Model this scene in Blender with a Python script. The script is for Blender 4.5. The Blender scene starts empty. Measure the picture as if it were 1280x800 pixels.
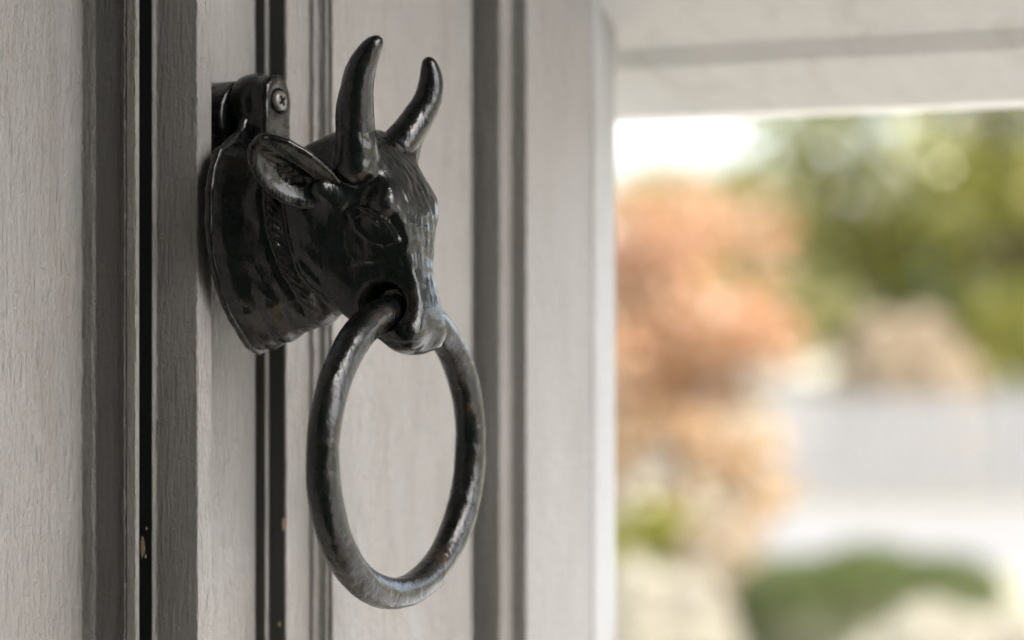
import bpy, bmesh, math, random
import numpy as np
from mathutils import Vector, Matrix

scene = bpy.context.scene
C = scene.collection
R = math.radians
CAM_Z = 1.6

# ------------------------------------------------------------------ camera
cd = bpy.data.cameras.new('camera')
cam = bpy.data.objects.new('camera', cd)
C.objects.link(cam)
cam.location = (0, 0, CAM_Z)
cam.rotation_euler = (R(90), 0, 0)
cd.lens = 85
cd.sensor_width = 36
cd.shift_y = -35 / 1280
cd.clip_start = 0.02
cd.clip_end = 3000
cd.dof.use_dof = True
cd.dof.focus_distance = 0.792
cd.dof.aperture_fstop = 5.2
scene.camera = cam

# ------------------------------------------------------------------ sky, sun, exposure
SUN_ELEV = 52
sun_h = Vector((0.76, -0.65, 0)).normalized()          # horizontal direction towards the sun
w = bpy.data.worlds.new('World')
scene.world = w
w.use_nodes = True
nt = w.node_tree
bg = nt.nodes['Background']
sky = nt.nodes.new('ShaderNodeTexSky')
sky.sky_type = 'NISHITA'
sky.sun_disc = False
sky.sun_elevation = R(SUN_ELEV)
sky.sun_rotation = math.atan2(sun_h.x, sun_h.y)
sky.dust_density = 4.0
sky.air_density = 1.0
hs = nt.nodes.new('ShaderNodeHueSaturation')
hs.inputs['Saturation'].default_value = 0.6
nt.links.new(sky.outputs[0], hs.inputs['Color'])
nt.links.new(hs.outputs[0], bg.inputs[0])
bg.inputs[1].default_value = 0.15
sd = bpy.data.lights.new('sun', 'SUN')
sd.energy = 2.0
sd.angle = R(0.5)
sd.color = (1.0, 0.95, 0.88)
sun = bpy.data.objects.new('sun', sd)
C.objects.link(sun)
sdir = (sun_h * math.cos(R(SUN_ELEV)) + Vector((0, 0, math.sin(R(SUN_ELEV)))))
sun.rotation_euler = sdir.to_track_quat('Z', 'Y').to_euler()
sun.location = (3, -3, 6)

scene.view_settings.view_transform = 'Standard'
scene.view_settings.look = 'None'
scene.view_settings.exposure = 2.55
scene.view_settings.gamma = 1.0
scene.render.engine = 'CYCLES'
scene.cycles.use_denoising = True
scene.cycles.max_bounces = 10
scene.cycles.diffuse_bounces = 6

# ------------------------------------------------------------------ materials
def mat(name, col, rough=0.6, spec=0.5):
    m = bpy.data.materials.new(name)
    m.use_nodes = True
    b = m.node_tree.nodes['Principled BSDF']
    b.inputs['Base Color'].default_value = (*col, 1)
    b.inputs['Roughness'].default_value = rough
    b.inputs['Specular IOR Level'].default_value = spec
    return m, m.node_tree, b

def node(t, kind, **kw):
    n = t.nodes.new(kind)
    for k, v in kw.items():
        if k in n.inputs:
            n.inputs[k].default_value = v
        else:
            setattr(n, k, v)
    return n

def coords(t, scale):
    tc = t.nodes.new('ShaderNodeTexCoord')
    mp = t.nodes.new('ShaderNodeMapping')
    mp.inputs['Scale'].default_value = scale
    t.links.new(tc.outputs['Object'], mp.inputs['Vector'])
    return mp.outputs['Vector']

def noise(t, vec, scale, detail=3, rough=0.5, dist=0.0):
    n = t.nodes.new('ShaderNodeTexNoise')
    n.inputs['Scale'].default_value = scale
    n.inputs['Detail'].default_value = detail
    n.inputs['Roughness'].default_value = rough
    n.inputs['Distortion'].default_value = dist
    t.links.new(vec, n.inputs['Vector'])
    return n.outputs['Fac']

def ramp(t, fac, stops):
    r = t.nodes.new('ShaderNodeValToRGB')
    e = r.color_ramp.elements
    e[0].position, e[0].color = stops[0][0], (*stops[0][1], 1)
    e[1].position, e[1].color = stops[-1][0], (*stops[-1][1], 1)
    for p, c in stops[1:-1]:
        x = e.new(p)
        x.color = (*c, 1)
    t.links.new(fac, r.inputs['Fac'])
    return r.outputs['Color']

def bump(t, b, h, dist, strength=1.0, prev=None):
    n = t.nodes.new('ShaderNodeBump')
    n.inputs['Distance'].default_value = dist
    n.inputs['Strength'].default_value = strength
    t.links.new(h, n.inputs['Height'])
    if prev:
        t.links.new(prev, n.inputs['Normal'])
    t.links.new(n.outputs['Normal'], b.inputs['Normal'])
    return n.outputs['Normal']

def painted_wood(name, col, rough=0.46, amt=1.0):
    m, t, b = mat(name, col, rough, 0.3)
    v1 = coords(t, (1, 1, 0.16))
    v2 = coords(t, (1, 1, 0.03))
    v3 = coords(t, (1, 1, 1))
    n1 = noise(t, v1, 520, 3, 0.6, 0.9)
    n2 = noise(t, v2, 1700, 2, 0.6)
    n3 = noise(t, v3, 420, 3, 0.6, 0.4)
    k = bump(t, b, n3, 0.0008 * amt)
    k = bump(t, b, n1, 0.0015 * amt, 1.0, k)
    bump(t, b, n2, 0.0003 * amt, 1.0, k)
    big = noise(t, coords(t, (1, 1, 0.25)), 22, 4, 0.6)
    c = ramp(t, big, [(0.3, tuple(x * 0.93 for x in col)), (0.7, tuple(min(1, x * 1.05) for x in col))])
    dirt = noise(t, coords(t, (1, 1, 0.12)), 55, 6, 0.7, 0.5)
    dm = ramp(t, dirt, [(0.50, (1, 1, 1)), (0.72, (0.86, 0.83, 0.79))])
    d1 = node(t, 'ShaderNodeMixRGB', blend_type='MULTIPLY'); d1.inputs['Fac'].default_value = 0.8
    t.links.new(c, d1.inputs['Color1']); t.links.new(dm, d1.inputs['Color2']); c = d1.outputs[0]
    # open pores: thin dark vertical ticks
    pores = noise(t, coords(t, (1, 1, 0.05)), 2600, 1, 0.5)
    pm = ramp(t, pores, [(0.66, (1, 1, 1)), (0.76, (0.62, 0.6, 0.58))])
    mx = node(t, 'ShaderNodeMixRGB', blend_type='MULTIPLY')
    mx.inputs['Fac'].default_value = 0.8
    t.links.new(c, mx.inputs['Color1'])
    t.links.new(pm, mx.inputs['Color2'])
    t.links.new(mx.outputs[0], b.inputs['Base Color'])
    return m

M = {}
M['taupe'] = painted_wood('taupe_painted_wood', (0.283, 0.271, 0.256))
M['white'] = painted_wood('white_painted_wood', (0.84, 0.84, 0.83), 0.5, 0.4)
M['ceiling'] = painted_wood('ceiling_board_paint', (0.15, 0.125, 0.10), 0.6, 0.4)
M['side'] = painted_wood('dark_green_siding', (0.022, 0.034, 0.028), 0.6, 0.4)  # paint of the added light-blocking wall
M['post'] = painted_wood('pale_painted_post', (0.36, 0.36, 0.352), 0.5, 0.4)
M['fence'] = painted_wood('weathered_white_fence_paint', (0.165, 0.165, 0.162), 0.6, 0.4)
M['rubber'], _, _ = mat('black_rubber_seal', (0.012, 0.015, 0.013), 0.6, 0.3)  # black put in for the shade inside the door gap
M['rubber2'], _, _ = mat('aged_dark_seal', (0.042, 0.043, 0.037), 0.7, 0.3)  # dark tone put in for shade on the moulding sides
M['bare'], _, _ = mat('bare_wood_chip', (0.55, 0.42, 0.28), 0.8)

def cast_iron(name, rough=0.2, big=1.0):
    m, t, b = mat(name, (0.004, 0.005, 0.0045), rough)
    v = coords(t, (1, 1, 1))
    # worn brown patches in the black enamel
    n = noise(t, v, 95, 5, 0.65, 0.5)
    c = ramp(t, n, [(0.0, (0.0015, 0.003, 0.0025)), (0.54, (0.003, 0.004, 0.0035)), (0.66, (0.014, 0.009, 0.005)), (0.78, (0.075, 0.036, 0.014))])
    t.links.new(c, b.inputs['Base Color'])
    r = ramp(t, noise(t, v, 160, 4, 0.6), [(0.35, (rough * 0.85,) * 3), (0.72, (rough * 1.35,) * 3)])
    t.links.new(r, b.inputs['Roughness'])
    b.inputs['Coat Weight'].default_value = 0.34
    b.inputs['Coat Roughness'].default_value = 0.09
    b.inputs['Specular IOR Level'].default_value = 0.32
    h1 = noise(t, v, 110, 2, 0.45, 0.3)
    h2 = noise(t, v, 620, 3, 0.6, 0.3)
    h3 = noise(t, coords(t, (1, 1, 0.22)), 330, 3, 0.6, 1.2)
    k = bump(t, b, h1, 0.0007 * big)
    k = bump(t, b, h3, 0.00018 * big, 1.0, k)
    k = bump(t, b, h2, 0.00007 * big, 1.0, k)
    t.links.new(k, b.inputs['Coat Normal'])
    return m

M['iron'] = cast_iron('black_enamelled_cast_iron', 0.25)
M['iron_ring'] = cast_iron('worn_black_iron_ring', 0.27, 1.5)
M['screw'], _, _ = mat('painted_screw_metal', (0.22, 0.21, 0.19), 0.35)
M['screw'].node_tree.nodes['Principled BSDF'].inputs['Metallic'].default_value = 0.6

def leaf_mat(name, cols, rough=0.45, trans=0.35):
    m, t, b = mat(name, cols[0], rough, 0.5)
    g = t.nodes.new('ShaderNodeNewGeometry')
    c = ramp(t, g.outputs['Random Per Island'], [(i / (len(cols) - 1), k) for i, k in enumerate(cols)])
    t.links.new(c, b.inputs['Base Color'])
    tr = t.nodes.new('ShaderNodeBsdfTranslucent')
    t.links.new(c, tr.inputs['Color'])
    mx = t.nodes.new('ShaderNodeMixShader')
    mx.inputs[0].default_value = trans
    out = t.nodes['Material Output']
    t.links.new(b.outputs[0], mx.inputs[1])
    t.links.new(tr.outputs[0], mx.inputs[2])
    t.links.new(mx.outputs[0], out.inputs[0])
    return m

M['leaf_olive'] = leaf_mat('olive_leaves', [(0.11, 0.12, 0.008), (0.18, 0.18, 0.018), (0.28, 0.27, 0.05), (0.13, 0.14, 0.01), (0.035, 0.04, 0.006), (0.50, 0.47, 0.20)], 0.16)
M['leaf_far'] = leaf_mat('pale_green_leaves', [(0.13, 0.13, 0.035), (0.20, 0.19, 0.06), (0.28, 0.26, 0.10)], 0.3)
M['leaf_dark'] = leaf_mat('dark_green_leaves', [(0.06, 0.08, 0.01), (0.13, 0.14, 0.02), (0.07, 0.09, 0.015), (0.26, 0.26, 0.09)], 0.2)
M['leaf_blue'] = leaf_mat('blue_green_needles', [(0.03, 0.07, 0.06), (0.05, 0.10, 0.085)], 0.5)
M['leaf_orange'] = leaf_mat('salmon_orange_leaves', [(0.16, 0.08, 0.035), (0.38, 0.17, 0.065), (0.42, 0.25, 0.15), (0.40, 0.18, 0.05), (0.42, 0.28, 0.19), (0.32, 0.17, 0.065), (0.15, 0.08, 0.035), (0.62, 0.50, 0.42), (0.24, 0.12, 0.045)], 0.27, 0.35)
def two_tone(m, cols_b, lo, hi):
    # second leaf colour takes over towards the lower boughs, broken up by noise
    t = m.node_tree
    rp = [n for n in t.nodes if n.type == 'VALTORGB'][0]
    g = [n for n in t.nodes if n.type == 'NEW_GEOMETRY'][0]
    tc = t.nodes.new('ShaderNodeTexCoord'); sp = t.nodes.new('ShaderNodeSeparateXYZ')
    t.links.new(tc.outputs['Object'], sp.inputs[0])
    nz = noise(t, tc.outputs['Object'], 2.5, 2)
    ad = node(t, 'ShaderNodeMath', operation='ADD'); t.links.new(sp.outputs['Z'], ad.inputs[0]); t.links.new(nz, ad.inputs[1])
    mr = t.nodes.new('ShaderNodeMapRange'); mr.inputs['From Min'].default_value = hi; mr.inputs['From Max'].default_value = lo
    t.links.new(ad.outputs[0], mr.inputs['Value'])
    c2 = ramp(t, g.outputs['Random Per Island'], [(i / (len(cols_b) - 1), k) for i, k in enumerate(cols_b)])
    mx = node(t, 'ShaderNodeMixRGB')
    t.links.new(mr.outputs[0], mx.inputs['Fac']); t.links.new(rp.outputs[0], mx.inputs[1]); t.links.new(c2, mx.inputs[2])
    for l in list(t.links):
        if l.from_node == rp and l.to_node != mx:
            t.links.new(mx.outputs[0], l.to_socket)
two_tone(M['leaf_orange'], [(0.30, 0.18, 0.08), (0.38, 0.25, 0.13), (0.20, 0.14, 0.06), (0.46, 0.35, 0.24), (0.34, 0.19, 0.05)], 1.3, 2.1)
M['leaf_tan'] = leaf_mat('tan_leaves', [(0.30, 0.23, 0.16), (0.40, 0.32, 0.23), (0.26, 0.22, 0.12)], 0.5)
M['leaf_hedge'] = leaf_mat('clipped_hedge_leaves', [(0.034, 0.048, 0.005), (0.062, 0.078, 0.010), (0.048, 0.062, 0.007)], 0.45, 0.2)
M['leaf_pale'] = leaf_mat('pale_cream_leaves', [(0.29, 0.262, 0.20), (0.36, 0.33, 0.26), (0.24, 0.23, 0.17)], 0.6, 0.2)
M['bark'], t, b = mat('grey_brown_bark', (0.11, 0.08, 0.06), 0.9)
bump(t, b, noise(t, coords(t, (1, 1, 0.2)), 40, 4, 0.6), 0.02)
M['concrete'], t, b = mat('pale_concrete', (0.3, 0.3, 0.29), 0.85)
t.links.new(ramp(t, noise(t, coords(t, (1, 1, 1)), 3, 6, 0.6), [(0.3, (0.098, 0.096, 0.091)), (0.7, (0.118, 0.116, 0.11))]), b.inputs['Base Color'])
M['paving'], t, b = mat('light_paving', (0.3, 0.3, 0.3), 0.85)  # surface of the unseen sheet that bounces light onto the header
t.links.new(ramp(t, noise(t, coords(t, (1, 1, 1)), 4, 6, 0.6), [(0.3, (0.27, 0.267, 0.26)), (0.7, (0.33, 0.326, 0.32))]), b.inputs['Base Color'])
M['ground'], t, b = mat('dry_grass_ground', (0.22, 0.20, 0.13), 0.95)
t.links.new(ramp(t, noise(t, coords(t, (1, 1, 1)), 1.3, 8, 0.7), [(0.3, (0.15, 0.145, 0.09)), (0.7, (0.22, 0.20, 0.155))]), b.inputs['Base Color'])
M['floor'], t, b = mat('porch_floor_boards', (0.34, 0.32, 0.29), 0.7)
t.links.new(ramp(t, noise(t, coords(t, (0.3, 6, 1)), 8, 5, 0.6), [(0.3, (0.11, 0.085, 0.062)), (0.7, (0.15, 0.118, 0.088))]), b.inputs['Base Color'])

# ------------------------------------------------------------------ object helpers
def tag(o, label=None, cat=None, group=None, kind=None):
    if label: o['label'] = label
    if cat: o['category'] = cat
    if group: o['group'] = group
    if kind: o['kind'] = kind
    return o

def empty(name, loc, rz=0):
    o = bpy.data.objects.new(name, None)
    o.empty_display_size = 0.05
    C.objects.link(o)
    o.location = loc
    o.rotation_euler = (0, 0, rz)
    return o

def mesh_obj(name, verts, faces, m, parent=None, smooth=False, fix=True):
    me = bpy.data.meshes.new(name)
    me.from_pydata([tuple(v) for v in verts], [], [tuple(f) for f in faces])
    if fix:
        bm = bmesh.new(); bm.from_mesh(me)
        bmesh.ops.recalc_face_normals(bm, faces=bm.faces)
        bm.to_mesh(me); bm.free()
    if smooth:
        me.polygons.foreach_set('use_smooth', [True] * len(me.polygons))
    me.materials.append(m)
    o = bpy.data.objects.new(name, me)
    C.objects.link(o)
    if parent: o.parent = parent
    return o

class MB:
    def __init__(s): s.v = []; s.f = []
    def add(s, v, f):
        k = len(s.v)
        s.v += [tuple(p) for p in v]
        s.f += [tuple(i + k for i in q) for q in f]
    def box(s, a, b):
        x0, y0, z0 = a; x1, y1, z1 = b
        s.add([(x0,y0,z0),(x1,y0,z0),(x1,y1,z0),(x0,y1,z0),(x0,y0,z1),(x1,y0,z1),(x1,y1,z1),(x0,y1,z1)],
              [(0,3,2,1),(4,5,6,7),(0,1,5,4),(1,2,6,5),(2,3,7,6),(3,0,4,7)])
    def tube(s, pts, rad, n=10, caps=True):
        k = len(s.v); pts = [Vector(p) for p in pts]
        for i, p in enumerate(pts):
            d = (pts[min(i+1, len(pts)-1)] - pts[max(i-1, 0)]).normalized()
            a = d.cross(Vector((0.31, 0.95, 0.05))).normalized(); bb = d.cross(a)
            r = rad[i] if hasattr(rad, '__len__') else rad
            for j in range(n):
                t = 2 * math.pi * j / n
                s.v.append(tuple(p + a * r * math.cos(t) + bb * r * math.sin(t)))
        for i in range(len(pts) - 1):
            for j in range(n):
                s.f.append((k+i*n+j, k+i*n+(j+1)%n, k+(i+1)*n+(j+1)%n, k+(i+1)*n+j))
        if caps:
            s.f.append(tuple(k + j for j in range(n)))
            s.f.append(tuple(k + (len(pts)-1)*n + j for j in range(n)))
    def build(s, name, m, parent=None, smooth=False):
        return mesh_obj(name, s.v, s.f, m, parent, smooth)

# Door frame of reference: local x runs along the door (u), local -y points out of the door (n), in metres.
DOOR_LOC = (-0.1048, 0.839)
DOOR_ROT = R(60)
FLOOR = -CAM_Z
def door_empty(name, z=CAM_Z):
    return empty(name, (DOOR_LOC[0], DOOR_LOC[1], z), DOOR_ROT)

def bevel(o, wdt, seg=2, ang=30):
    bm = bmesh.new(); bm.from_mesh(o.data)
    bmesh.ops.remove_doubles(bm, verts=bm.verts, dist=1e-6)
    es = [e for e in bm.edges if len(e.link_faces) == 2 and e.calc_face_angle(0) > R(ang)]
    bmesh.ops.bevel(bm, geom=es, offset=wdt, segments=seg, affect='EDGES', profile=0.5, clamp_overlap=True)
    bm.to_mesh(o.data); bm.free()

def extrude_profile(name, prof, m, parent, z0, z1, back, bev=0.0007):
    """prof: list of (u, n) in millimetres from left to right; closed at n=back; extruded from z0 to z1 (m)."""
    pts = [(u / 1000, -n / 1000) for u, n in prof]
    pts = pts + [(pts[-1][0], -back / 1000), (pts[0][0], -back / 1000)]
    k = len(pts)
    v = [(x, y, z0) for x, y in pts] + [(x, y, z1) for x, y in pts]
    f = [(i, (i + 1) % k, k + (i + 1) % k, k + i) for i in range(k)]
    f += [tuple(range(k))[::-1], tuple(range(k, 2 * k))]
    o = mesh_obj(name, v, f, m, parent)
    if bev: bevel(o, bev, 2)
    return o

Z0, Z1 = FLOOR + 0.02, 0.72

# ------------------------------------------------------------------ the setting: ground, drive, porch floor
def sheet(name, x0, y0, x1, y1, z, m, kind='structure'):
    o = mesh_obj(name, [(x0,y0,z),(x1,y0,z),(x1,y1,z),(x0,y1,z)], [(0,1,2,3)], m, fix=False)
    return tag(o, kind=kind)
sheet('ground', -600, -600, 600, 900, -0.25, M['ground'])
sheet('driveway', -6, 16.2, 40, 20.7, -0.246, M['concrete'])
GZ = -0.25
sheet('path', 0.55, -6, 6.5, 6.5, -0.246, M['paving'])  # unseen pale sheet added to reflect light up onto the header

fl = MB(); fl.box((-1.0, -2.55, FLOOR - 0.12), (0.45, 0.25, FLOOR))
po = fl.build('porch_floor', M['floor']); tag(po, kind='structure')
po.location = (*DOOR_LOC, CAM_Z); po.rotation_euler = (0, 0, DOOR_ROT)

# ------------------------------------------------------------------ door frame on the left of the gap
fr = door_empty('door_frame')
tag(fr, 'taupe painted door frame with bead and dark gap, left of the knocker', 'door frame')
extrude_profile('frame_board', [(-780, -28.9), (-33.8, -28.9), (-33.8, -24.5), (-33.4, -23.0), (-33.4, -10.2)], M['taupe'], fr, Z0, Z1, -90)
bead = extrude_profile('bead', [(-33.6, -9.2), (-32.9, -7.9), (-32.6, -6.6), (-32.9, -5.0)][::1], M['taupe'], fr, Z0, Z1, -9.9, 0.0003)
# the bead profile above is a thin strip; fill its body behind the lip
extrude_profile('lip', [(-34.4, -5.2), (-33.7, -4.7), (-32.7, -4.7)], M['taupe'], fr, Z0, Z1, -9.0, 0.0004)

# wobbly paint line along the bead
random.seed(4)
cm = MB(); pts = []; rr = []
z = -0.30
while z < 0.30:
    pts.append((-0.0337 + random.uniform(-.0001, .0001), 0.0099 + random.uniform(-.0003, .0003), z)); rr.append(0.0006 + random.uniform(-.0001, .0002)); z += 0.0013
cm.tube(pts, rr, 6)
cm.build('paint_line', M['taupe'], fr, True)

# ------------------------------------------------------------------ the door
dr = door_empty('door')
tag(dr, 'taupe painted wooden door with raised mouldings and panel, carrying the knocker', 'door')
extrude_profile('edge_trim', [(-27.05, -3.6), (-25.3, -3.5), (-25.33, 14.0), (-17.4, 14.0), (-17.4, 0.0)], M['taupe'], dr, Z0, Z1, -30, 0.0006)
extrude_profile('stile', [(-17.4, 0.0), (27.0, 0.0)], M['taupe'], dr, Z0, Z1, -29, 0)
extrude_profile('inner_moulding', [(27.0, -1), (27.0, 4.2), (28.9, 4.6), (28.9, 11.9), (42.8, 11.9), (42.8, 14.0), (43.5, 14.3), (44.3, 14.5), (44.9, 15.6), (44.8, 18.0), (45.8, 18.4)], M['taupe'], dr, Z0, Z1, -29, 0.0004)
extrude_profile('panel', [(45.8, 19.0), (45.8, 20.2), (143.1, 20.2)], M['taupe'], dr, Z0, Z1, -29, 0.0005)
extrude_profile('outer_moulding', [(150.1, -20), (150.1, 28.6), (150.7, 29.2), (156.9, 29.4), (157.7, 30.0), (157.7, 36.6), (212.8, 36.6)], M['taupe'], dr, Z0, Z1, -29, 0.0006)
extrude_profile('backing_board', [(142.0, -21.0), (152.0, -21.0)], M['taupe'], dr, Z0, Z1, -30, 0)
shade_mb = MB(); shade_mb.box((-0.02745, 0.0039, Z0), (-0.02707, 0.0125, Z1))  # thin black strip standing in for shade on the gap wall
shade_mb.build('weather_seal', M['rubber'], dr)
shade_mb = MB(); shade_mb.box((0.02845, -0.0112, Z0), (0.02888, -0.0050, Z1))  # dark strips standing in for shade on the moulding's side faces
shade_mb.build('weather_seal', M['rubber2'], dr)
shade_mb = MB(); shade_mb.box((0.02655, -0.0040, Z0), (0.02698, -0.0001, Z1))
shade_mb.build('weather_seal', M['rubber2'], dr)
def chip(name, u, n, zc, w_, h_, parent, m, axis):
    v = []; k = 11; rnd = random.Random(zc)
    for s in (0, 1):
        for i in range(k):
            a = 2 * math.pi * i / k; r = 1 + rnd.uniform(-.25, .25)
            q = math.cos(a) * w_ * r; zz = math.sin(a) * h_ * r
            off = 0.00012 + s * 0.00012
            v.append((u + (q if axis == 'n' else -off), -(n + (off if axis == 'n' else q)), zc + zz))
    f = [tuple(range(k)), tuple(range(k, 2 * k))[::-1]] + [(i, (i + 1) % k, k + (i + 1) % k, k + i) for i in range(k)]
    return mesh_obj(name, v, f, m, parent)
chip('paint_chip', -0.02745, -0.0075, (365 - 686) / 3022.2 * 0.815, 0.0009, 0.0033, dr, M['bare'], 'u')
chip('paint_chip', 0.02845, 0.0112, (365 - 657) / 3022.2 * 0.853, 0.0007, 0.0023, dr, M['bare'], 'u')

chip('paint_chip', 0.02845, 0.0093, -0.118, 0.0004, 0.0009, dr, M['bare'], 'u')
chip('paint_chip', -0.02745, -0.0062, -0.0895, 0.0003, 0.0006, dr, M['bare'], 'u')
chip('paint_chip', -0.02745, -0.0058, -0.0800, 0.0003, 0.0005, dr, M['bare'], 'u')
# ------------------------------------------------------------------ white porch opening: corner post, header, outer post
hd = door_empty('porch_opening')
tag(hd, 'white painted corner post and header beam framing the garden view', 'porch frame')
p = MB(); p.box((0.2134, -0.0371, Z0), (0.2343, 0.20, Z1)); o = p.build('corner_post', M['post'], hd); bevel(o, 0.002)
HB = 0.0762
sec = [(0.278, HB + 0.001), (0.250, HB + 0.0195), (0.2435, HB + 0.0275), (0.2145, HB + 0.047), (0.2145, Z1), (0.31, Z1), (0.31, HB + 0.001)]
k = len(sec); v = [(u, 0.19, z) for u, z in sec] + [(u, -0.74, z) for u, z in sec]
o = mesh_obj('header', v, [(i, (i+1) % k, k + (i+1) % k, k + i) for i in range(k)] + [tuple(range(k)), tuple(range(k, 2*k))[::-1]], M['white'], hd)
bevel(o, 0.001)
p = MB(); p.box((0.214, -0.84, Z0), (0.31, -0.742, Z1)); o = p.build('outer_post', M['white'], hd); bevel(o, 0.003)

sw = MB(); sw.box((-0.93, -2.5, Z0), (-0.80, 0.2, Z1)); sw.box((-0.93, -2.5, Z1 + 0.001), (-0.80, -0.79, 1.9))  # unseen wall added to keep light from the camera side off the door
for i in range(19):
    z = Z0 + 0.12 * i
    sw.add([(-0.80, -2.5, z), (-0.80, 0.0, z), (-0.784, 0.0, z), (-0.784, -2.5, z), (-0.798, -2.5, z + 0.115), (-0.798, 0.0, z + 0.115)], [(0,1,2,3), (3,2,5,4), (0,3,4), (1,5,2)])
o = sw.build('side_wall', M['side']); o.location = (*DOOR_LOC, CAM_Z); o.rotation_euler = (0, 0, DOOR_ROT)
tag(o, 'dark green clapboard side wall of the porch, behind the camera', 'wall')
cl = MB(); cl.box((-1.05, -0.78, Z1 + 0.002), (0.42, 0.25, Z1 + 0.14))  # unseen roof, its depth set to keep direct sun off the door
o = cl.build('porch_roof', M['ceiling']); o.location = (*DOOR_LOC, CAM_Z); o.rotation_euler = (0, 0, DOOR_ROT)
tag(o, 'flat painted porch roof above the door', 'roof')

# ------------------------------------------------------------------ implicit surface tools (millimetres, axes u, n, z)
def smin(a, b, k):
    h = np.clip(0.5 + 0.5 * (b - a) / k, 0, 1)
    return b * (1 - h) + a * h - k * h * (1 - h)
def smax(a, b, k): return -smin(-a, -b, k)
def cone(P, a, b, ra, rb):
    a = np.array(a, float); b = np.array(b, float); d = b - a; L2 = d @ d
    q = [P[i] - a[i] for i in range(3)]
    t = np.clip((q[0]*d[0] + q[1]*d[1] + q[2]*d[2]) / L2, 0, 1)
    return np.sqrt(sum((q[i] - t * d[i]) ** 2 for i in range(3))) - (ra + (rb - ra) * t)
def ell(P, c, r):
    k0 = np.sqrt(sum(((P[i] - c[i]) / r[i]) ** 2 for i in range(3)))
    return (k0 - 1) * min(r)
def chain(P, pts, rad, k=1.0):
    F = None
    for i in range(len(pts) - 1):
        c = cone(P, pts[i], pts[i+1], rad[i], rad[i+1])
        F = c if F is None else smin(F, c, k)
    return F

def surface_nets(fn, lo, hi, h):
    ax = [np.arange(lo[i], hi[i] + h, h) for i in range(3)]
    P = np.meshgrid(*ax, indexing='ij')
    P = [p.astype(np.float32) for p in P]
    F = fn(P).astype(np.float32)
    nx, ny, nz = F.shape
    S = F < 0
    acc = np.zeros((nx-1, ny-1, nz-1, 3), np.float32); cnt = np.zeros((nx-1, ny-1, nz-1), np.float32)
    quads = []
    for a in range(3):
        sl0 = [slice(None)] * 3; sl1 = [slice(None)] * 3
        sl0[a] = slice(0, -1); sl1[a] = slice(1, None)
        f0 = F[tuple(sl0)]; f1 = F[tuple(sl1)]
        cr = (f0 < 0) != (f1 < 0)
        idx = np.argwhere(cr)
        t = (f0[cr] / (f0[cr] - f1[cr]))
        pos = idx.astype(np.float32); pos[:, a] += t
        b, c = [(1, 2), (2, 0), (0, 1)][a]
        ok = np.ones(len(idx), bool); cells = []
        dims = [nx-1, ny-1, nz-1]
        for db, dc in ((-1, -1), (0, -1), (0, 0), (-1, 0)):
            ce = idx.copy(); ce[:, b] += db; ce[:, c] += dc
            v = np.all((ce >= 0) & (ce < np.array(dims)), axis=1)
            ok &= v
            cv = ce[v]; 
            np.add.at(acc, (cv[:,0], cv[:,1], cv[:,2]), pos[v]); np.add.at(cnt, (cv[:,0], cv[:,1], cv[:,2]), 1)
            cells.append(ce)
        flip = (f0[cr] < 0)
        q = np.stack([ce[:,0] * 1000000 + ce[:,1] * 1000 + ce[:,2] for ce in cells], 1)[ok]
        fl_ = flip[ok]
        q[~fl_] = q[~fl_][:, ::-1]
        quads.append(q)
    cells = np.argwhere(cnt > 0)
    key = cells[:,0] * 1000000 + cells[:,1] * 1000 + cells[:,2]
    pos = acc[cells[:,0], cells[:,1], cells[:,2]] / cnt[cells[:,0], cells[:,1], cells[:,2]][:, None]
    V = pos * h + np.array(lo)
    Q = np.concatenate(quads); order = np.argsort(key)
    Q = order[np.searchsorted(key[order], Q)]
    return V, Q

def sdf_part(name, fn, lo, hi, h, m, parent, smooth_iter=1):
    V, Q = surface_nets(fn, lo, hi, h)
    # light Laplacian smoothing to remove grid stepping
    for _ in range(smooth_iter):
        A = np.zeros_like(V); n = np.zeros(len(V))
        for a, b in ((0,1),(1,2),(2,3),(3,0)):
            np.add.at(A, Q[:,a], V[Q[:,b]]); np.add.at(n, Q[:,a], 1)
            np.add.at(A, Q[:,b], V[Q[:,a]]); np.add.at(n, Q[:,b], 1)
        V = 0.5 * V + 0.5 * A / n[:, None]
    W = np.stack([V[:,0], -V[:,1], V[:,2]], 1) / 1000.0
    me = bpy.data.meshes.new(name)
    me.from_pydata(W.tolist(), [], Q[:, ::-1].tolist())
    bm = bmesh.new(); bm.from_mesh(me); bmesh.ops.recalc_face_normals(bm, faces=bm.faces); bm.to_mesh(me); bm.free()
    me.polygons.foreach_set('use_smooth', [True] * len(me.polygons))
    me.materials.append(m)
    o = bpy.data.objects.new(name, me); C.objects.link(o); o.parent = parent
    return o

def lump(P, s, seed):
    """cheap smooth pseudo-noise, about -1..1, feature size s mm"""
    rnd = np.random.RandomState(seed); F = 0
    for i in range(6):
        d = rnd.normal(size=3); d /= np.linalg.norm(d); ph = rnd.uniform(0, 6.28)
        F = F + np.sin((P[0]*d[0] + P[1]*d[1] + P[2]*d[2]) * 6.28 / (s * rnd.uniform(.7, 1.4)) + ph)
    return F / 3.0

# ------------------------------------------------------------------ bull head knocker
kn = door_empty('door_knocker')
tag(kn, 'black cast iron door knocker shaped as a horned bull head with a nose ring', 'door knocker')

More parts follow.
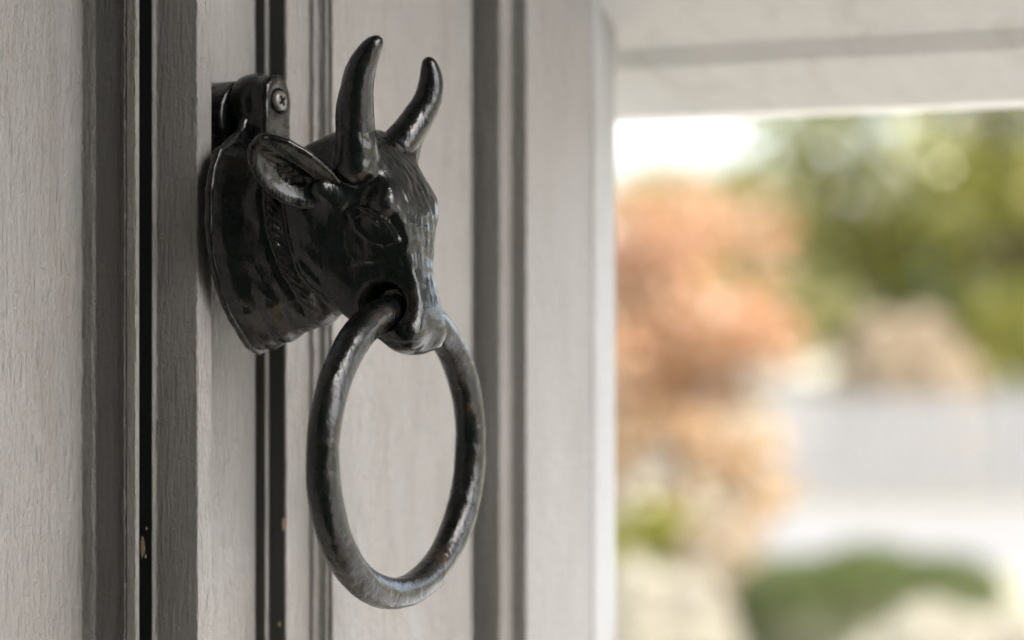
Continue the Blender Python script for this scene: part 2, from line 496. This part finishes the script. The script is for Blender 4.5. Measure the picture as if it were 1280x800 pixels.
ZT = [-22, -20, -14, -8, 0, 8, 15, 25, 35, 43, 50, 54]
_zz = np.arange(-34, 70, 0.5)
_ker = np.exp(-(np.arange(-16, 17) * 0.5 / 2.6) ** 2 / 2); _ker /= _ker.sum()
def T(vals):
    y = np.interp(_zz, ZT, vals)
    y = np.convolve(np.pad(y, 16, mode='edge'), _ker, mode='valid')
    return lambda z: np.interp(z, _zz, y)
NF = T([82, 86.5, 91.5, 91.8, 90.2, 88.2, 87.6, 88.0, 84.5, 79.5, 74, 70])
WF = T([4.5, 6.0, 8.2, 7.6, 6.6, 7.0, 8.5, 11.5, 13.0, 12.5, 11, 8])
NM = T([78, 78, 76, 70, 61, 55, 53, 52, 53, 56, 60, 60])
WM = T([6.5, 9.5, 12.2, 13.0, 15.2, 17.8, 20.2, 22.2, 21.6, 18.8, 15, 12])
NB = T([79, 78, 73, 61, 54, 46, 41, 38, 38, 41, 48, 54])
WB = T([5.5, 8, 11.2, 12.8, 15.2, 18.0, 20.4, 22.4, 21.8, 18.4, 14, 11])

def seg_dist(x, y, pts):
    D = None
    for (x0, y0), (x1, y1) in zip(pts[:-1], pts[1:]):
        dx, dy = x1 - x0, y1 - y0
        t = np.clip(((x - x0) * dx + (y - y0) * dy) / (dx*dx + dy*dy), 0, 1)
        d = np.hypot(x - x0 - t*dx, y - y0 - t*dy)
        D = d if D is None else np.minimum(D, d)
    return D
def ridge(D, wdt): return np.exp(-(D / wdt) ** 2)

SHZ = [-21, -19, -15, -8, 0, 10, 20, 33, 42, 48, 52, 56, 60]
SHW = [1.5, 6, 10, 17, 22, 26, 28, 28.2, 26, 22.5, 16, 10, 8]

def head(P):
    u, n, z = P
    au = np.abs(u)
    nf, wf, nm, wm, nb, wb = (g(z) for g in (NF, WF, NM, WM, NB, WB))
    front = n - nf + 0.012 * u * u
    dx, dy = wm - wf, nf - nm                       # side-front plane normal ~ (dy, dx)
    ln = np.sqrt(dx*dx + dy*dy) + 1e-6
    side1 = ((au - wf) * dy + (n - nf) * dx) / ln
    dx2, dy2 = wm - wb, nm - nb
    ln2 = np.sqrt(dx2*dx2 + dy2*dy2) + 1e-6
    side2 = ((au - wm) * dy2 - (n - nm) * dx2) / ln2
    back = nb - n
    F = smax(front, side1, 2.6)
    F = smax(F, side2, 4.0)
    F = smax(F, back, 7.0)
    top = z - (54.5 - 0.022 * (n - 64) ** 2 * 0.6 - 0.004 * au * au)
    F = smax(F, top, 6.0)
    F = smax(F, -21.5 - z + 0.02 * au * au, 3.0)
    # neck
    t = np.clip((n - 21) / 12.0, 0, 1); s = 1 - 0.09 * (t * t * (3 - 2 * t)) - 0.28 * np.clip((n - 26) / 32, 0, 1)
    ztop = np.interp(n, [20, 30, 41, 50, 60], [53, 49, 46.5, 47, 49])
    zbot = np.interp(n, [20, 26, 34, 42, 47, 52, 56, 60], [-20.5, -19.8, -17.0, -13.2, -12.6, -9.8, -7.2, -6]) + 0.35 * np.sin(n * 0.85 + 0.5)
    zn = -21 + (z - zbot) / (ztop - zbot) * (54 + 21)
    wn = np.interp(zn, SHZ, SHW) * s
    G = smax((au - wn) * 0.8, z - ztop, 5.0)
    G = smax(G, zbot - z, 2.5)
    G = smax(G, 21.2 - n, 1.0)
    G = smax(G, n - 62, 3.0)
    F = smin(F, G, 5.0)
    # cheek roundness and jaw muscle
    F = smin(F, ell(P, (0, 53, 17), (20.5, 13, 15)), 4)
    # brow lump over each eye
    F = smin(F, ell([au, n, z], (12.6, 79.5, 28.5), (4.5, 4.6, 5.0)), 4)
    # nose pad, rounded nostril wing
    F = smin(F, ell([au, n, z], (6.5, 86.0, -14.0), (5.2, 5.2, 5.5)), 3)
    # tapered horn roots
    F = smin(F, cone(P, (-15, 71.0, 42), (-17.3, 72, 54), 7.6, 6.2), 2.5)
    F = smin(F, cone(P, (11, 69, 42), (15.5, 72, 53), 7.4, 5.2), 2.5)
    # root of the ears
    F = smin(F, cone([au, n, z], (15, 64, 31), (21, 61, 34), 6.0, 4.0), 3.0)
    side = np.clip((au - 6) / 4, 0, 1)
    # eye: lids, ball, socket
    ez, en = 21.0, 78.0
    upper = seg_dist(n, z, [(69.5, 25.8), (73, 27.6), (77.5, 26.6), (81.5, 23.2), (84.2, 16.8)])
    lower = seg_dist(n, z, [(69.5, 25.8), (71.4, 20.8), (75.0, 16.9), (79.5, 15.6), (84.2, 16.8)])
    inner = seg_dist(n, z, [(71.5, 23.8), (74, 24.8), (77.5, 23.8), (80.5, 20.4)])
    ball = np.exp(-(((n - 76.8) / 3.9) ** 2 + ((z - 20.6) / 3.2) ** 2) ** 2)
    F = F - side * (1.0 * ridge(upper, 0.75) + 0.55 * ridge(lower, 0.7) + 0.45 * ridge(inner, 0.5) + 0.55 * ball)
    F = F + side * (0.9 * ridge(upper, 2.6) * 0.8)
    # cheek fold and scratch
    F = F - side * 0.6 * ridge(seg_dist(n, z, [(69, 9.2), (73.5, 10.2), (78, 10.4)]), 0.5)
    F = F + side * 0.8 * ridge(seg_dist(n, z, [(52, 11), (57, 3.5), (62, -3)]), 1.6)
    # rope collar between neck and cheek
    rp = [(40.5, 44), (42.1, 33), (43.6, 20), (46, 6), (50.5, -8.5)]
    D = seg_dist(n, z, rp)
    F = F - side * ridge(D, 1.7) * (0.75 + 0.5 * np.sin((z * 1.0 + (n - 44) * 1.3) * 2.4))
    F = F + side * 0.8 * ridge(seg_dist(n, z, [(a + 3.6, b) for a, b in rp]), 1.3)
    F = F + side * 0.8 * ridge(seg_dist(n, z, [(a - 3.6, b) for a, b in rp]), 1.5)
    # wavy hair locks combed down the forehead
    fm = np.clip((n - 66) / 8, 0, 1) * np.clip((z - 2) / 14, 0.15, 1)
    fs = fm * np.clip(1 - side * 0.5, 0, 1)
    F = F - fs * (0.16 * np.sin(u * 1.9 + 1.6 * np.sin(z * 0.21 + 1) + 0.8 * np.sin(z * 0.63)) * (0.5 + 0.5 * np.sin(z * 0.4 + u * 0.5)) + 0.20 * lump([u * 1.0, n, z * 0.3], 4.2, 17) + 0.10 * lump([u, n, z * 0.45], 2.4, 19))
    F = F - 0.25 * lump(P, 15, 3) - 0.07 * lump(P, 5.5, 5)
    # nostril holes, leaving the septum the ring goes through
    hole = np.sqrt(((n - 78.6) / 0.98) ** 2 + (z + 4.8) ** 2) - 7.6 + np.clip(9 - au, 0, 9) * 0.25
    hole = smax(hole, 4.2 - au, 1.2)
    F = smax(F, -hole, 0.9)
    # raised nostril rim
    F = F - side * 0.5 * ridge(np.sqrt((n - 78.6) ** 2 + (z + 4.8) ** 2) - 8.6, 0.7)
    # mouth line
    F = F + side * 0.9 * ridge(seg_dist(n, z, [(73, -12.5), (78, -16), (84, -17.2), (90, -16.6)]), 0.6)
    return F
sdf_part('bull_head', head, (-34, 17, -26), (34, 98, 64), 0.5, M['iron'], kn)

def shield(P):
    u, n, z = P
    au = np.abs(u)
    wn = np.interp(z, SHZ, SHW) + 0.6
    F = smax((au - wn) * 0.8, np.abs(n - 20.6) - 1.5, 1.2)
    F = smax(F, z - 60, 1.5); F = smax(F, -21.8 - z, 1.5)
    return F - 0.12 * lump(P, 9, 2)
sdf_part('back_plate', shield, (-32, 17, -25), (32, 25, 63), 0.5, M['iron'], kn)

def lug(P):
    u, n, z = P
    # vertical tongue with a rounded top, clamped over the boss
    body = smax(np.sqrt(u*u + np.where(z > 66.6, (z - 66.6) ** 2, 0)) - 7.6 + np.where(z < 60, (60 - z) * 0.03, 0), np.abs(n - 23.5) - 5.8, 2.2)
    body = smax(body, 44 - z, 1)
    sidep = smax(np.sqrt((u) ** 2 * 1.6 + (z - 63.5) ** 2) - 11.0, np.abs(n - 18.0) - 4.0, 2.4)
    F = smin(body, sidep, 2.5)
    hole = smax(np.sqrt(u*u + (z - 65.2) ** 2) - 4.2, 27.4 - n, 0.4)
    F = smax(F, -hole, 0.8)
    return F - 0.14 * lump(P, 7, 11)
sdf_part('hinge_tongue', lug, (-15, 12, 42), (15, 32, 77), 0.45, M['iron'], kn)
def boss(P):
    u, n, z = P
    F = smax(np.sqrt(u*u + (z - 60) ** 2) - 12.6, np.abs(n - 6.9) - 7.2, 1.6)
    return F - 0.12 * lump(P, 8, 13)
sdf_part('mounting_boss', boss, (-15, -3, 45), (15, 17, 75), 0.6, M['iron'], kn)
# screw with a cross recess, head proud of the tongue
sc_ = MB()
k = 20
rings = [(3.6, 27.6), (3.6, 29.6), (3.0, 30.5), (2.6, 30.7)]
v = [(r * math.cos(2*math.pi*j/k) / 1000, -n_ / 1000, (65.2 + r * math.sin(2*math.pi*j/k)) / 1000) for r, n_ in rings for j in range(k)]
f = [(i*k+j, i*k+(j+1)%k, (i+1)*k+(j+1)%k, (i+1)*k+j) for i in range(3) for j in range(k)] + [tuple(range(k)), tuple(range(3*k, 4*k))]
sc_.add(v, f)
so = sc_.build('screw', M['screw'], kn, True)
rec = MB()
for a in (35, 125):
    ca, sa = math.cos(R(a)), math.sin(R(a))
    L_, W_ = 2.0, 0.5
    c4 = [(-L_, -W_), (L_, -W_), (L_, W_), (-L_, W_)]
    off = 0.02 if a == 35 else 0.05
    v = [((x*ca - y*sa)/1000, -(30.3)/1000, (65.2 + x*sa + y*ca)/1000) for x, y in c4] + [((x*ca - y*sa)/1000, -(30.78 + off)/1000, (65.2 + x*sa + y*ca)/1000) for x, y in c4]
    rec.add(v, [(0,1,2,3),(4,5,6,7),(0,1,5,4),(1,2,6,5),(2,3,7,6),(3,0,4,7)])
M['recess'], _, _ = mat('dark_screw_recess', (0.004, 0.004, 0.004), 0.9, 0.1)
rec.build('cross_recess', M['recess'], so)

# horns
def horn(pts, rad, seed):
    def fn(P):
        F = chain(P, pts, rad, 1.2)
        F = F - 0.12 * lump(P, 12, seed) - 0.03 * lump(P, 4, seed + 1)
        return F
    a = np.array(pts)
    return fn, a.min(0) - 10, a.max(0) + 10
def resample(pts, rad, n=14):
    p = np.array(pts, float); t = np.linspace(0, len(p) - 1, n)
    # Catmull-Rom
    out = []; ro = []
    for x in t:
        i = min(int(x), len(p) - 2); s = x - i
        p0, p1, p2, p3 = p[max(i-1, 0)], p[i], p[i+1], p[min(i+2, len(p)-1)]
        out.append(0.5 * ((2*p1) + (-p0+p2)*s + (2*p0-5*p1+4*p2-p3)*s*s + (-p0+3*p1-3*p2+p3)*s**3)); ro.append(np.interp(x, range(len(rad)), rad))
    return [tuple(q) for q in out], ro
pts, rad = resample([(-15.0, 71.4, 45.0), (-17.0, 71.8, 53.5), (-20.0, 73.8, 61.0), (-22.5, 77.0, 70.0), (-22.5, 80.6, 77.3), (-21.3, 83.0, 80.6)], [6.6, 6.2, 5.8, 4.8, 3.5, 2.1])
fn, lo, hi = horn(pts, rad, 21)
sdf_part('horn', fn, lo, hi, 0.5, M['iron'], kn)
pts, rad = resample([(11.0, 70.2, 49.0), (14.0, 72.1, 53.1), (18.0, 73.6, 58.5), (21.0, 75.6, 64.5), (22.0, 76.6, 71.9), (20.6, 76.5, 77.6)], [6.6, 5.4, 5.0, 4.6, 3.8, 2.2])
fn, lo, hi = horn(pts, rad, 31)
sdf_part('horn', fn, lo, hi, 0.5, M['iron'], kn)

# ears: a cupped leaf with thick rims
def ear(sgn):
    B = np.array([18.0 * sgn, 63.0, 31.0]); Tp = np.array([40.5 * sgn, 48.5, 48.6])
    ax = Tp - B; Ln = np.linalg.norm(ax); ax /= Ln
    # outward facing normal of the cup: towards the side and the front
    nrm = np.array([0.88 * sgn, 0.42, -0.36]); nrm -= ax * (nrm @ ax); nrm /= np.linalg.norm(nrm)
    wd = np.cross(ax, nrm)
    if wd[2] < 0: wd = -wd
    def fn(P):
        q = [P[i] - B[i] for i in range(3)]
        s = (q[0]*ax[0] + q[1]*ax[1] + q[2]*ax[2]) / Ln
        t = q[0]*wd[0] + q[1]*wd[1] + q[2]*wd[2]
        d = q[0]*nrm[0] + q[1]*nrm[1] + q[2]*nrm[2]
        hw = np.interp(s, [-0.2, 0, 0.15, 0.35, 0.55, 0.75, 0.9, 1.0, 1.08], [5.0, 6.6, 8.6, 10.0, 10.2, 9.0, 6.6, 4.0, 0.5])
        mid = -1.0 * np.sin(np.clip(s, 0, 1) * 3.14)
        tt = t - mid
        cup = 2.2 * (tt / 9.0) ** 2 - 2.0 * np.clip(1 - s, 0, 1)
        body = smax(np.abs(d - cup) - 1.9, np.abs(tt) - hw, 2.2)
        body = smax(body, (s - 1.02) * Ln, 2)
        body = smax(body, (-0.12 - s) * Ln, 2)
        # hollow
        r2 = ((tt + 1.6) / (hw * 0.50)) ** 2 + ((s - 0.47) / 0.40) ** 2
        body = body + 1.9 * np.clip(1.15 - r2, 0, 1) * (d > cup - 1)
        # inner fold line
        body = body - 0.5 * np.exp(-((tt - 3.6) / 0.9) ** 2) * (d > cup)
        return body - 0.12 * lump(P, 8, 41)
    return fn
for sgn in (-1, 1):
    lo = (min(12*sgn, 50*sgn), 36, 18); hi = (max(12*sgn, 50*sgn), 76, 62)
    sdf_part('ear', ear(sgn), lo, hi, 0.5, M['iron'], kn)

# the ring, hanging through the nose: slightly uneven hand-forged rod
rc = np.array([0.0, 78.4, -52.6]); RR = 47.0
v = []; f = []; nu, nv = 220, 28
rnd = random.Random(9)
ph = [rnd.uniform(0, 6.28) for _ in range(8)]
tw = R(-1.5)
for i in range(nu):
    a = 2 * math.pi * i / nu
    r0 = 5.35 + 0.10 * math.sin(3*a + ph[0]) + 0.07 * math.sin(11*a + ph[1])
    Rm = RR + 0.25 * math.sin(2*a + ph[2]) + 0.10 * math.sin(7*a + ph[3])
    for j in range(nv):
        b_ = 2 * math.pi * j / nv
        r = r0 + 0.09 * math.sin(4*b_ + 5*a + ph[4]) + 0.05 * math.sin(9*b_ + 17*a + ph[5])
        if abs(a - 0.0) < 0.035 or abs(a - 2*math.pi) < 0.035: r -= 0.5 * max(0, math.cos(b_))
        rad_ = Rm + r * math.cos(b_); y_ = r * math.sin(b_)
        uu = rad_ * math.cos(a); zz = rad_ * math.sin(a)
        x = uu * math.cos(tw) - y_ * math.sin(tw); y = uu * math.sin(tw) + y_ * math.cos(tw)
        v.append(((rc[0] + x) / 1000, -(rc[1] + y) / 1000, (rc[2] + zz) / 1000))
for i in range(nu):
    for j in range(nv):
        f.append((i*nv+j, ((i+1) % nu)*nv+j, ((i+1) % nu)*nv+(j+1) % nv, i*nv+(j+1) % nv))
mesh_obj('ring', v, f, M['iron_ring'], kn, True)

# ------------------------------------------------------------------ garden
def leaves(name, m, parent, count, size, shape, seed):
    """count small folded leaves; shape(rnd) gives points relative to the parent"""
    rnd = np.random.RandomState(seed)
    c = shape(rnd, count)
    count = len(c)
    a = rnd.normal(size=(count, 3)); a /= np.linalg.norm(a, axis=1)[:, None]
    b = np.cross(a, rnd.normal(size=(count, 3))); b /= np.linalg.norm(b, axis=1)[:, None]
    nn = np.cross(a, b)
    s = (size * rnd.uniform(0.6, 1.4, count))[:, None]
    V = np.stack([c - a*s, c + b*s*0.42 + nn*s*0.12, c + a*s, c - b*s*0.42 + nn*s*0.12], 1).reshape(-1, 3)
    Fq = np.arange(count * 4).reshape(-1, 4)
    F3 = np.concatenate([Fq[:, [0,1,2]], Fq[:, [0,2,3]]])
    return mesh_obj(name, V.tolist(), F3.tolist(), m, parent, fix=False)

def clumps(centres, fill=1.0):
    """leaf positions in several ellipsoidal clumps: centres = (x,y,z,rx,ry,rz)"""
    cs = np.array(centres, float)
    vol = (cs[:, 3] * cs[:, 4] * cs[:, 5]) ** (2/3)
    def shape(rnd, n):
        i = rnd.choice(len(cs), n, p=vol / vol.sum())
        d = rnd.normal(size=(n, 3)); d /= np.linalg.norm(d, axis=1)[:, None]
        r = rnd.uniform(0.35, 1.0, n) ** 0.5
        return cs[i, :3] + d * r[:, None] * cs[i, 3:6]
    return shape

def crown_clumps(cx, cz0, rx, rz, n, cr, seed):
    rnd = random.Random(seed); out = []
    while len(out) < n:
        x, y, z = (rnd.uniform(-1, 1) for _ in range(3))
        if x*x + y*y + z*z > 1: continue
        r = cr * rnd.uniform(0.6, 1.25)
        out.append((cx + x * rx, y * rx, cz0 + z * rz, r, r, r * 0.75))
    return out

def tree(name, label, cat, x, y, crown, trunk_r, m, leafn, size, seed, group=None, stems=1, extra=None):
    root = empty(name, (x, y, GZ)); tag(root, label, cat, group)
    tb = MB(); rnd = random.Random(seed)
    zs = [c[2] for c in crown]; zt = min(zs) + 0.55 * (max(zs) - min(zs))
    for s in range(stems):
        ox = rnd.uniform(-.1, .1) * (stems > 1) * 2
        pts = [(ox*.5 + rnd.uniform(-.04, .04) * i, rnd.uniform(-.04, .04) * i, zt * i / 5 - 0.05) for i in range(6)]
        tb.tube(pts, [trunk_r * (1 - 0.13 * i) for i in range(6)], 8)
    for c in crown[::2]:
        st = Vector((0, 0, zt * rnd.uniform(0.45, 0.95)))
        en = Vector(c[:3]); md = (st + en) / 2 + Vector((0, 0, -0.1 * (en - st).length))
        tb.tube([st, md, en], [trunk_r * 0.35, trunk_r * 0.22, trunk_r * 0.08], 5)
    tb.build('trunk', M['bark'], root, True)
    leaves('crown', m, root, leafn, size, clumps(crown), seed)
    return root

# pixel bearings of the photograph were used only to choose real positions: x and distance y in metres
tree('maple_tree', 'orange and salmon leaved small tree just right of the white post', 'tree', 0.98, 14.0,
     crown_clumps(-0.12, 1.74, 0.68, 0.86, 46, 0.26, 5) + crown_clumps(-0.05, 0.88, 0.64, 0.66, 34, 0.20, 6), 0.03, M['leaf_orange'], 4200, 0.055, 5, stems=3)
tree('shade_tree', 'large olive green tree with sky showing through its crown', 'tree', 6.1, 24.5,
     crown_clumps(-1.5, 4.15, 2.4, 2.65, 80, 0.55, 7), 0.13, M['leaf_olive'], 7600, 0.115, 7)
tree('shade_tree', 'darker green tree at the right edge, partly hidden by the olive green tree', 'tree', 7.7, 28.0,
     crown_clumps(0.0, 3.4, 2.3, 3.0, 55, 0.7, 8), 0.15, M['leaf_dark'], 20000, 0.08, 8)
tree('conifer_tree', 'dark blue green conifer seen far off under the olive tree', 'tree', 6.2, 38.0,
     [(0, 0, 0.4 + 0.28 * i, 0.9 - 0.07 * i, 0.9 - 0.07 * i, 0.3) for i in range(11)], 0.12, M['leaf_blue'], 9000, 0.09, 9)
tree('shade_tree', 'distant pale green tree low behind the orange tree', 'tree', 3.3, 42.0,
     crown_clumps(0.2, 2.2, 3.4, 1.5, 45, 0.8, 12), 0.15, M['leaf_far'], 16000, 0.10, 12)
tree('shade_tree', 'far green tree low on the right behind the white fence', 'tree', 9.3, 46.0,
     crown_clumps(0.0, 2.2, 3.6, 2.4, 50, 0.9, 13), 0.18, M['leaf_far'], 16000, 0.12, 13)
tree('shade_tree', 'dark tree outside the view to the right of the garden', 'tree', 12.0, 33.0,
     crown_clumps(0.0, 3.6, 2.6, 2.8, 40, 0.9, 14), 0.18, M['leaf_dark'], 10000, 0.12, 14)

def mound(name, label, cat, x, y, rx, ry, h, m, n, size, seed, group=None, flat=0.5):
    root = empty(name, (x, y, GZ)); tag(root, label, cat, group)
    def shape(rnd, k):
        d = rnd.normal(size=(k, 3)); d[:, 2] = np.abs(d[:, 2]); d /= np.linalg.norm(d, axis=1)[:, None]
        d[:, 2] = d[:, 2] ** flat
        r = rnd.uniform(0.86, 1.02, k) + 0.04 * np.sin(d[:, 0] * 9 + seed) + 0.03 * np.sin(d[:, 1] * 13)
        return d * np.array([rx, ry, h]) * r[:, None]
    leaves('foliage', m, root, n, size, shape, seed)
    tb = MB()
    for i in range(7):
        a = i * 0.9
        tb.tube([(0.02 * math.cos(a), 0.02 * math.sin(a), -0.03), (rx * 0.3 * math.cos(a), ry * 0.3 * math.sin(a), h * 0.45), (rx * 0.7 * math.cos(a), ry * 0.7 * math.sin(a), h * 0.7)], [0.012, 0.009, 0.004], 5)
    tb.build('stems', M['bark'], root, True)
    return root

mound('rounded_shrub', 'low clipped dark green hedge mound in front of the white fence', 'shrub', 1.85, 12.3, 0.73, 0.6, 0.535, M['leaf_hedge'], 16000, 0.022, 2)
mound('pale_shrub', 'pale cream rounded bush at the foot of the white post', 'shrub', 0.54, 9.5, 0.39, 0.5, 0.76, M['leaf_pale'], 12000, 0.02, 3)
mound('pale_shrub', 'pale cream rounded bush in the lower right corner', 'shrub', 1.68, 9.0, 0.52, 0.5, 0.655, M['leaf_pale'], 12000, 0.02, 4)
mound('tan_shrub', 'tan domed bush rising behind the white fence', 'shrub', 3.65, 22.4, 0.74, 0.7, 1.59, M['leaf_tan'], 12000, 0.045, 5)
mound('golden_shrub', 'yellow green bush behind the right end of the white fence', 'shrub', 4.85, 23.2, 0.80, 0.7, 1.85, M['leaf_olive'], 12000, 0.05, 6)

# white picket fence
def fence(x0, x1, y):
    root = empty('picket_fence', (x0, y, GZ))
    tag(root, 'white painted picket fence behind the driveway', 'fence')
    n = int((x1 - x0) / 2.0)
    for k in range(n + 1):
        q = MB(); x = k * 2.0
        q.box((x - 0.05, -0.05, 0), (x + 0.05, 0.05, 1.06)); q.add([(x-.06,-.06,1.062),(x+.06,-.06,1.062),(x+.06,.06,1.062),(x-.06,.06,1.062),(x,0,1.12)], [(0,1,4),(1,2,4),(2,3,4),(3,0,4),(0,3,2,1)])
        q.build('post', M['fence'], root)
        if k == n: break
        q = MB()
        for zz in (0.22, 0.75): q.box((x + 0.052, 0.0, zz), (x + 1.948, 0.035, zz + 0.08))
        q.build('rail', M['fence'], root)
        q = MB(); c = 18
        for i in range(c):
            px = x + 0.10 + i * 1.80 / (c - 1) - 0.04
            q.box((px, -0.022, 0.05), (px + 0.08, -0.002, 0.93))
            q.add([(px,-.022,.9301),(px+.08,-.022,.9301),(px+.08,-.002,.9301),(px,-.002,.9301),(px+.04,-.022,.985),(px+.04,-.002,.985)], [(0,1,4),(2,3,5),(1,2,5,4),(3,0,4,5)])
        q.build('picket_panel', M['fence'], root)
fence(2.35, 14.35, 21.0)

mound('olive_shrub', 'small olive green bush under the orange tree beside the post', 'shrub', 0.78, 13.4, 0.32, 0.3, 0.66, M['leaf_olive'], 3200, 0.045, 8)
mound('tan_shrub', 'loose tan bush under the right side of the orange tree', 'shrub', 1.14, 13.0, 0.24, 0.3, 0.66, M['leaf_tan'], 2500, 0.04, 9)

# far belt of woodland along the horizon: nobody could count its trees
belt = empty('woodland_belt', (0, 72, GZ))
tag(belt, 'low far off belt of woodland along the horizon behind the garden', 'woodland', kind='stuff')
rb = random.Random(31)
leaves('foliage', M['leaf_far'], belt, 26000, 0.28, clumps([(-60 + 2.4 * i, rb.uniform(-3, 3), 1.6 + rb.uniform(-.2, .3), 2.2, 1.6, 2.0 + rb.uniform(-.3, .5)) for i in range(50)]), 31)
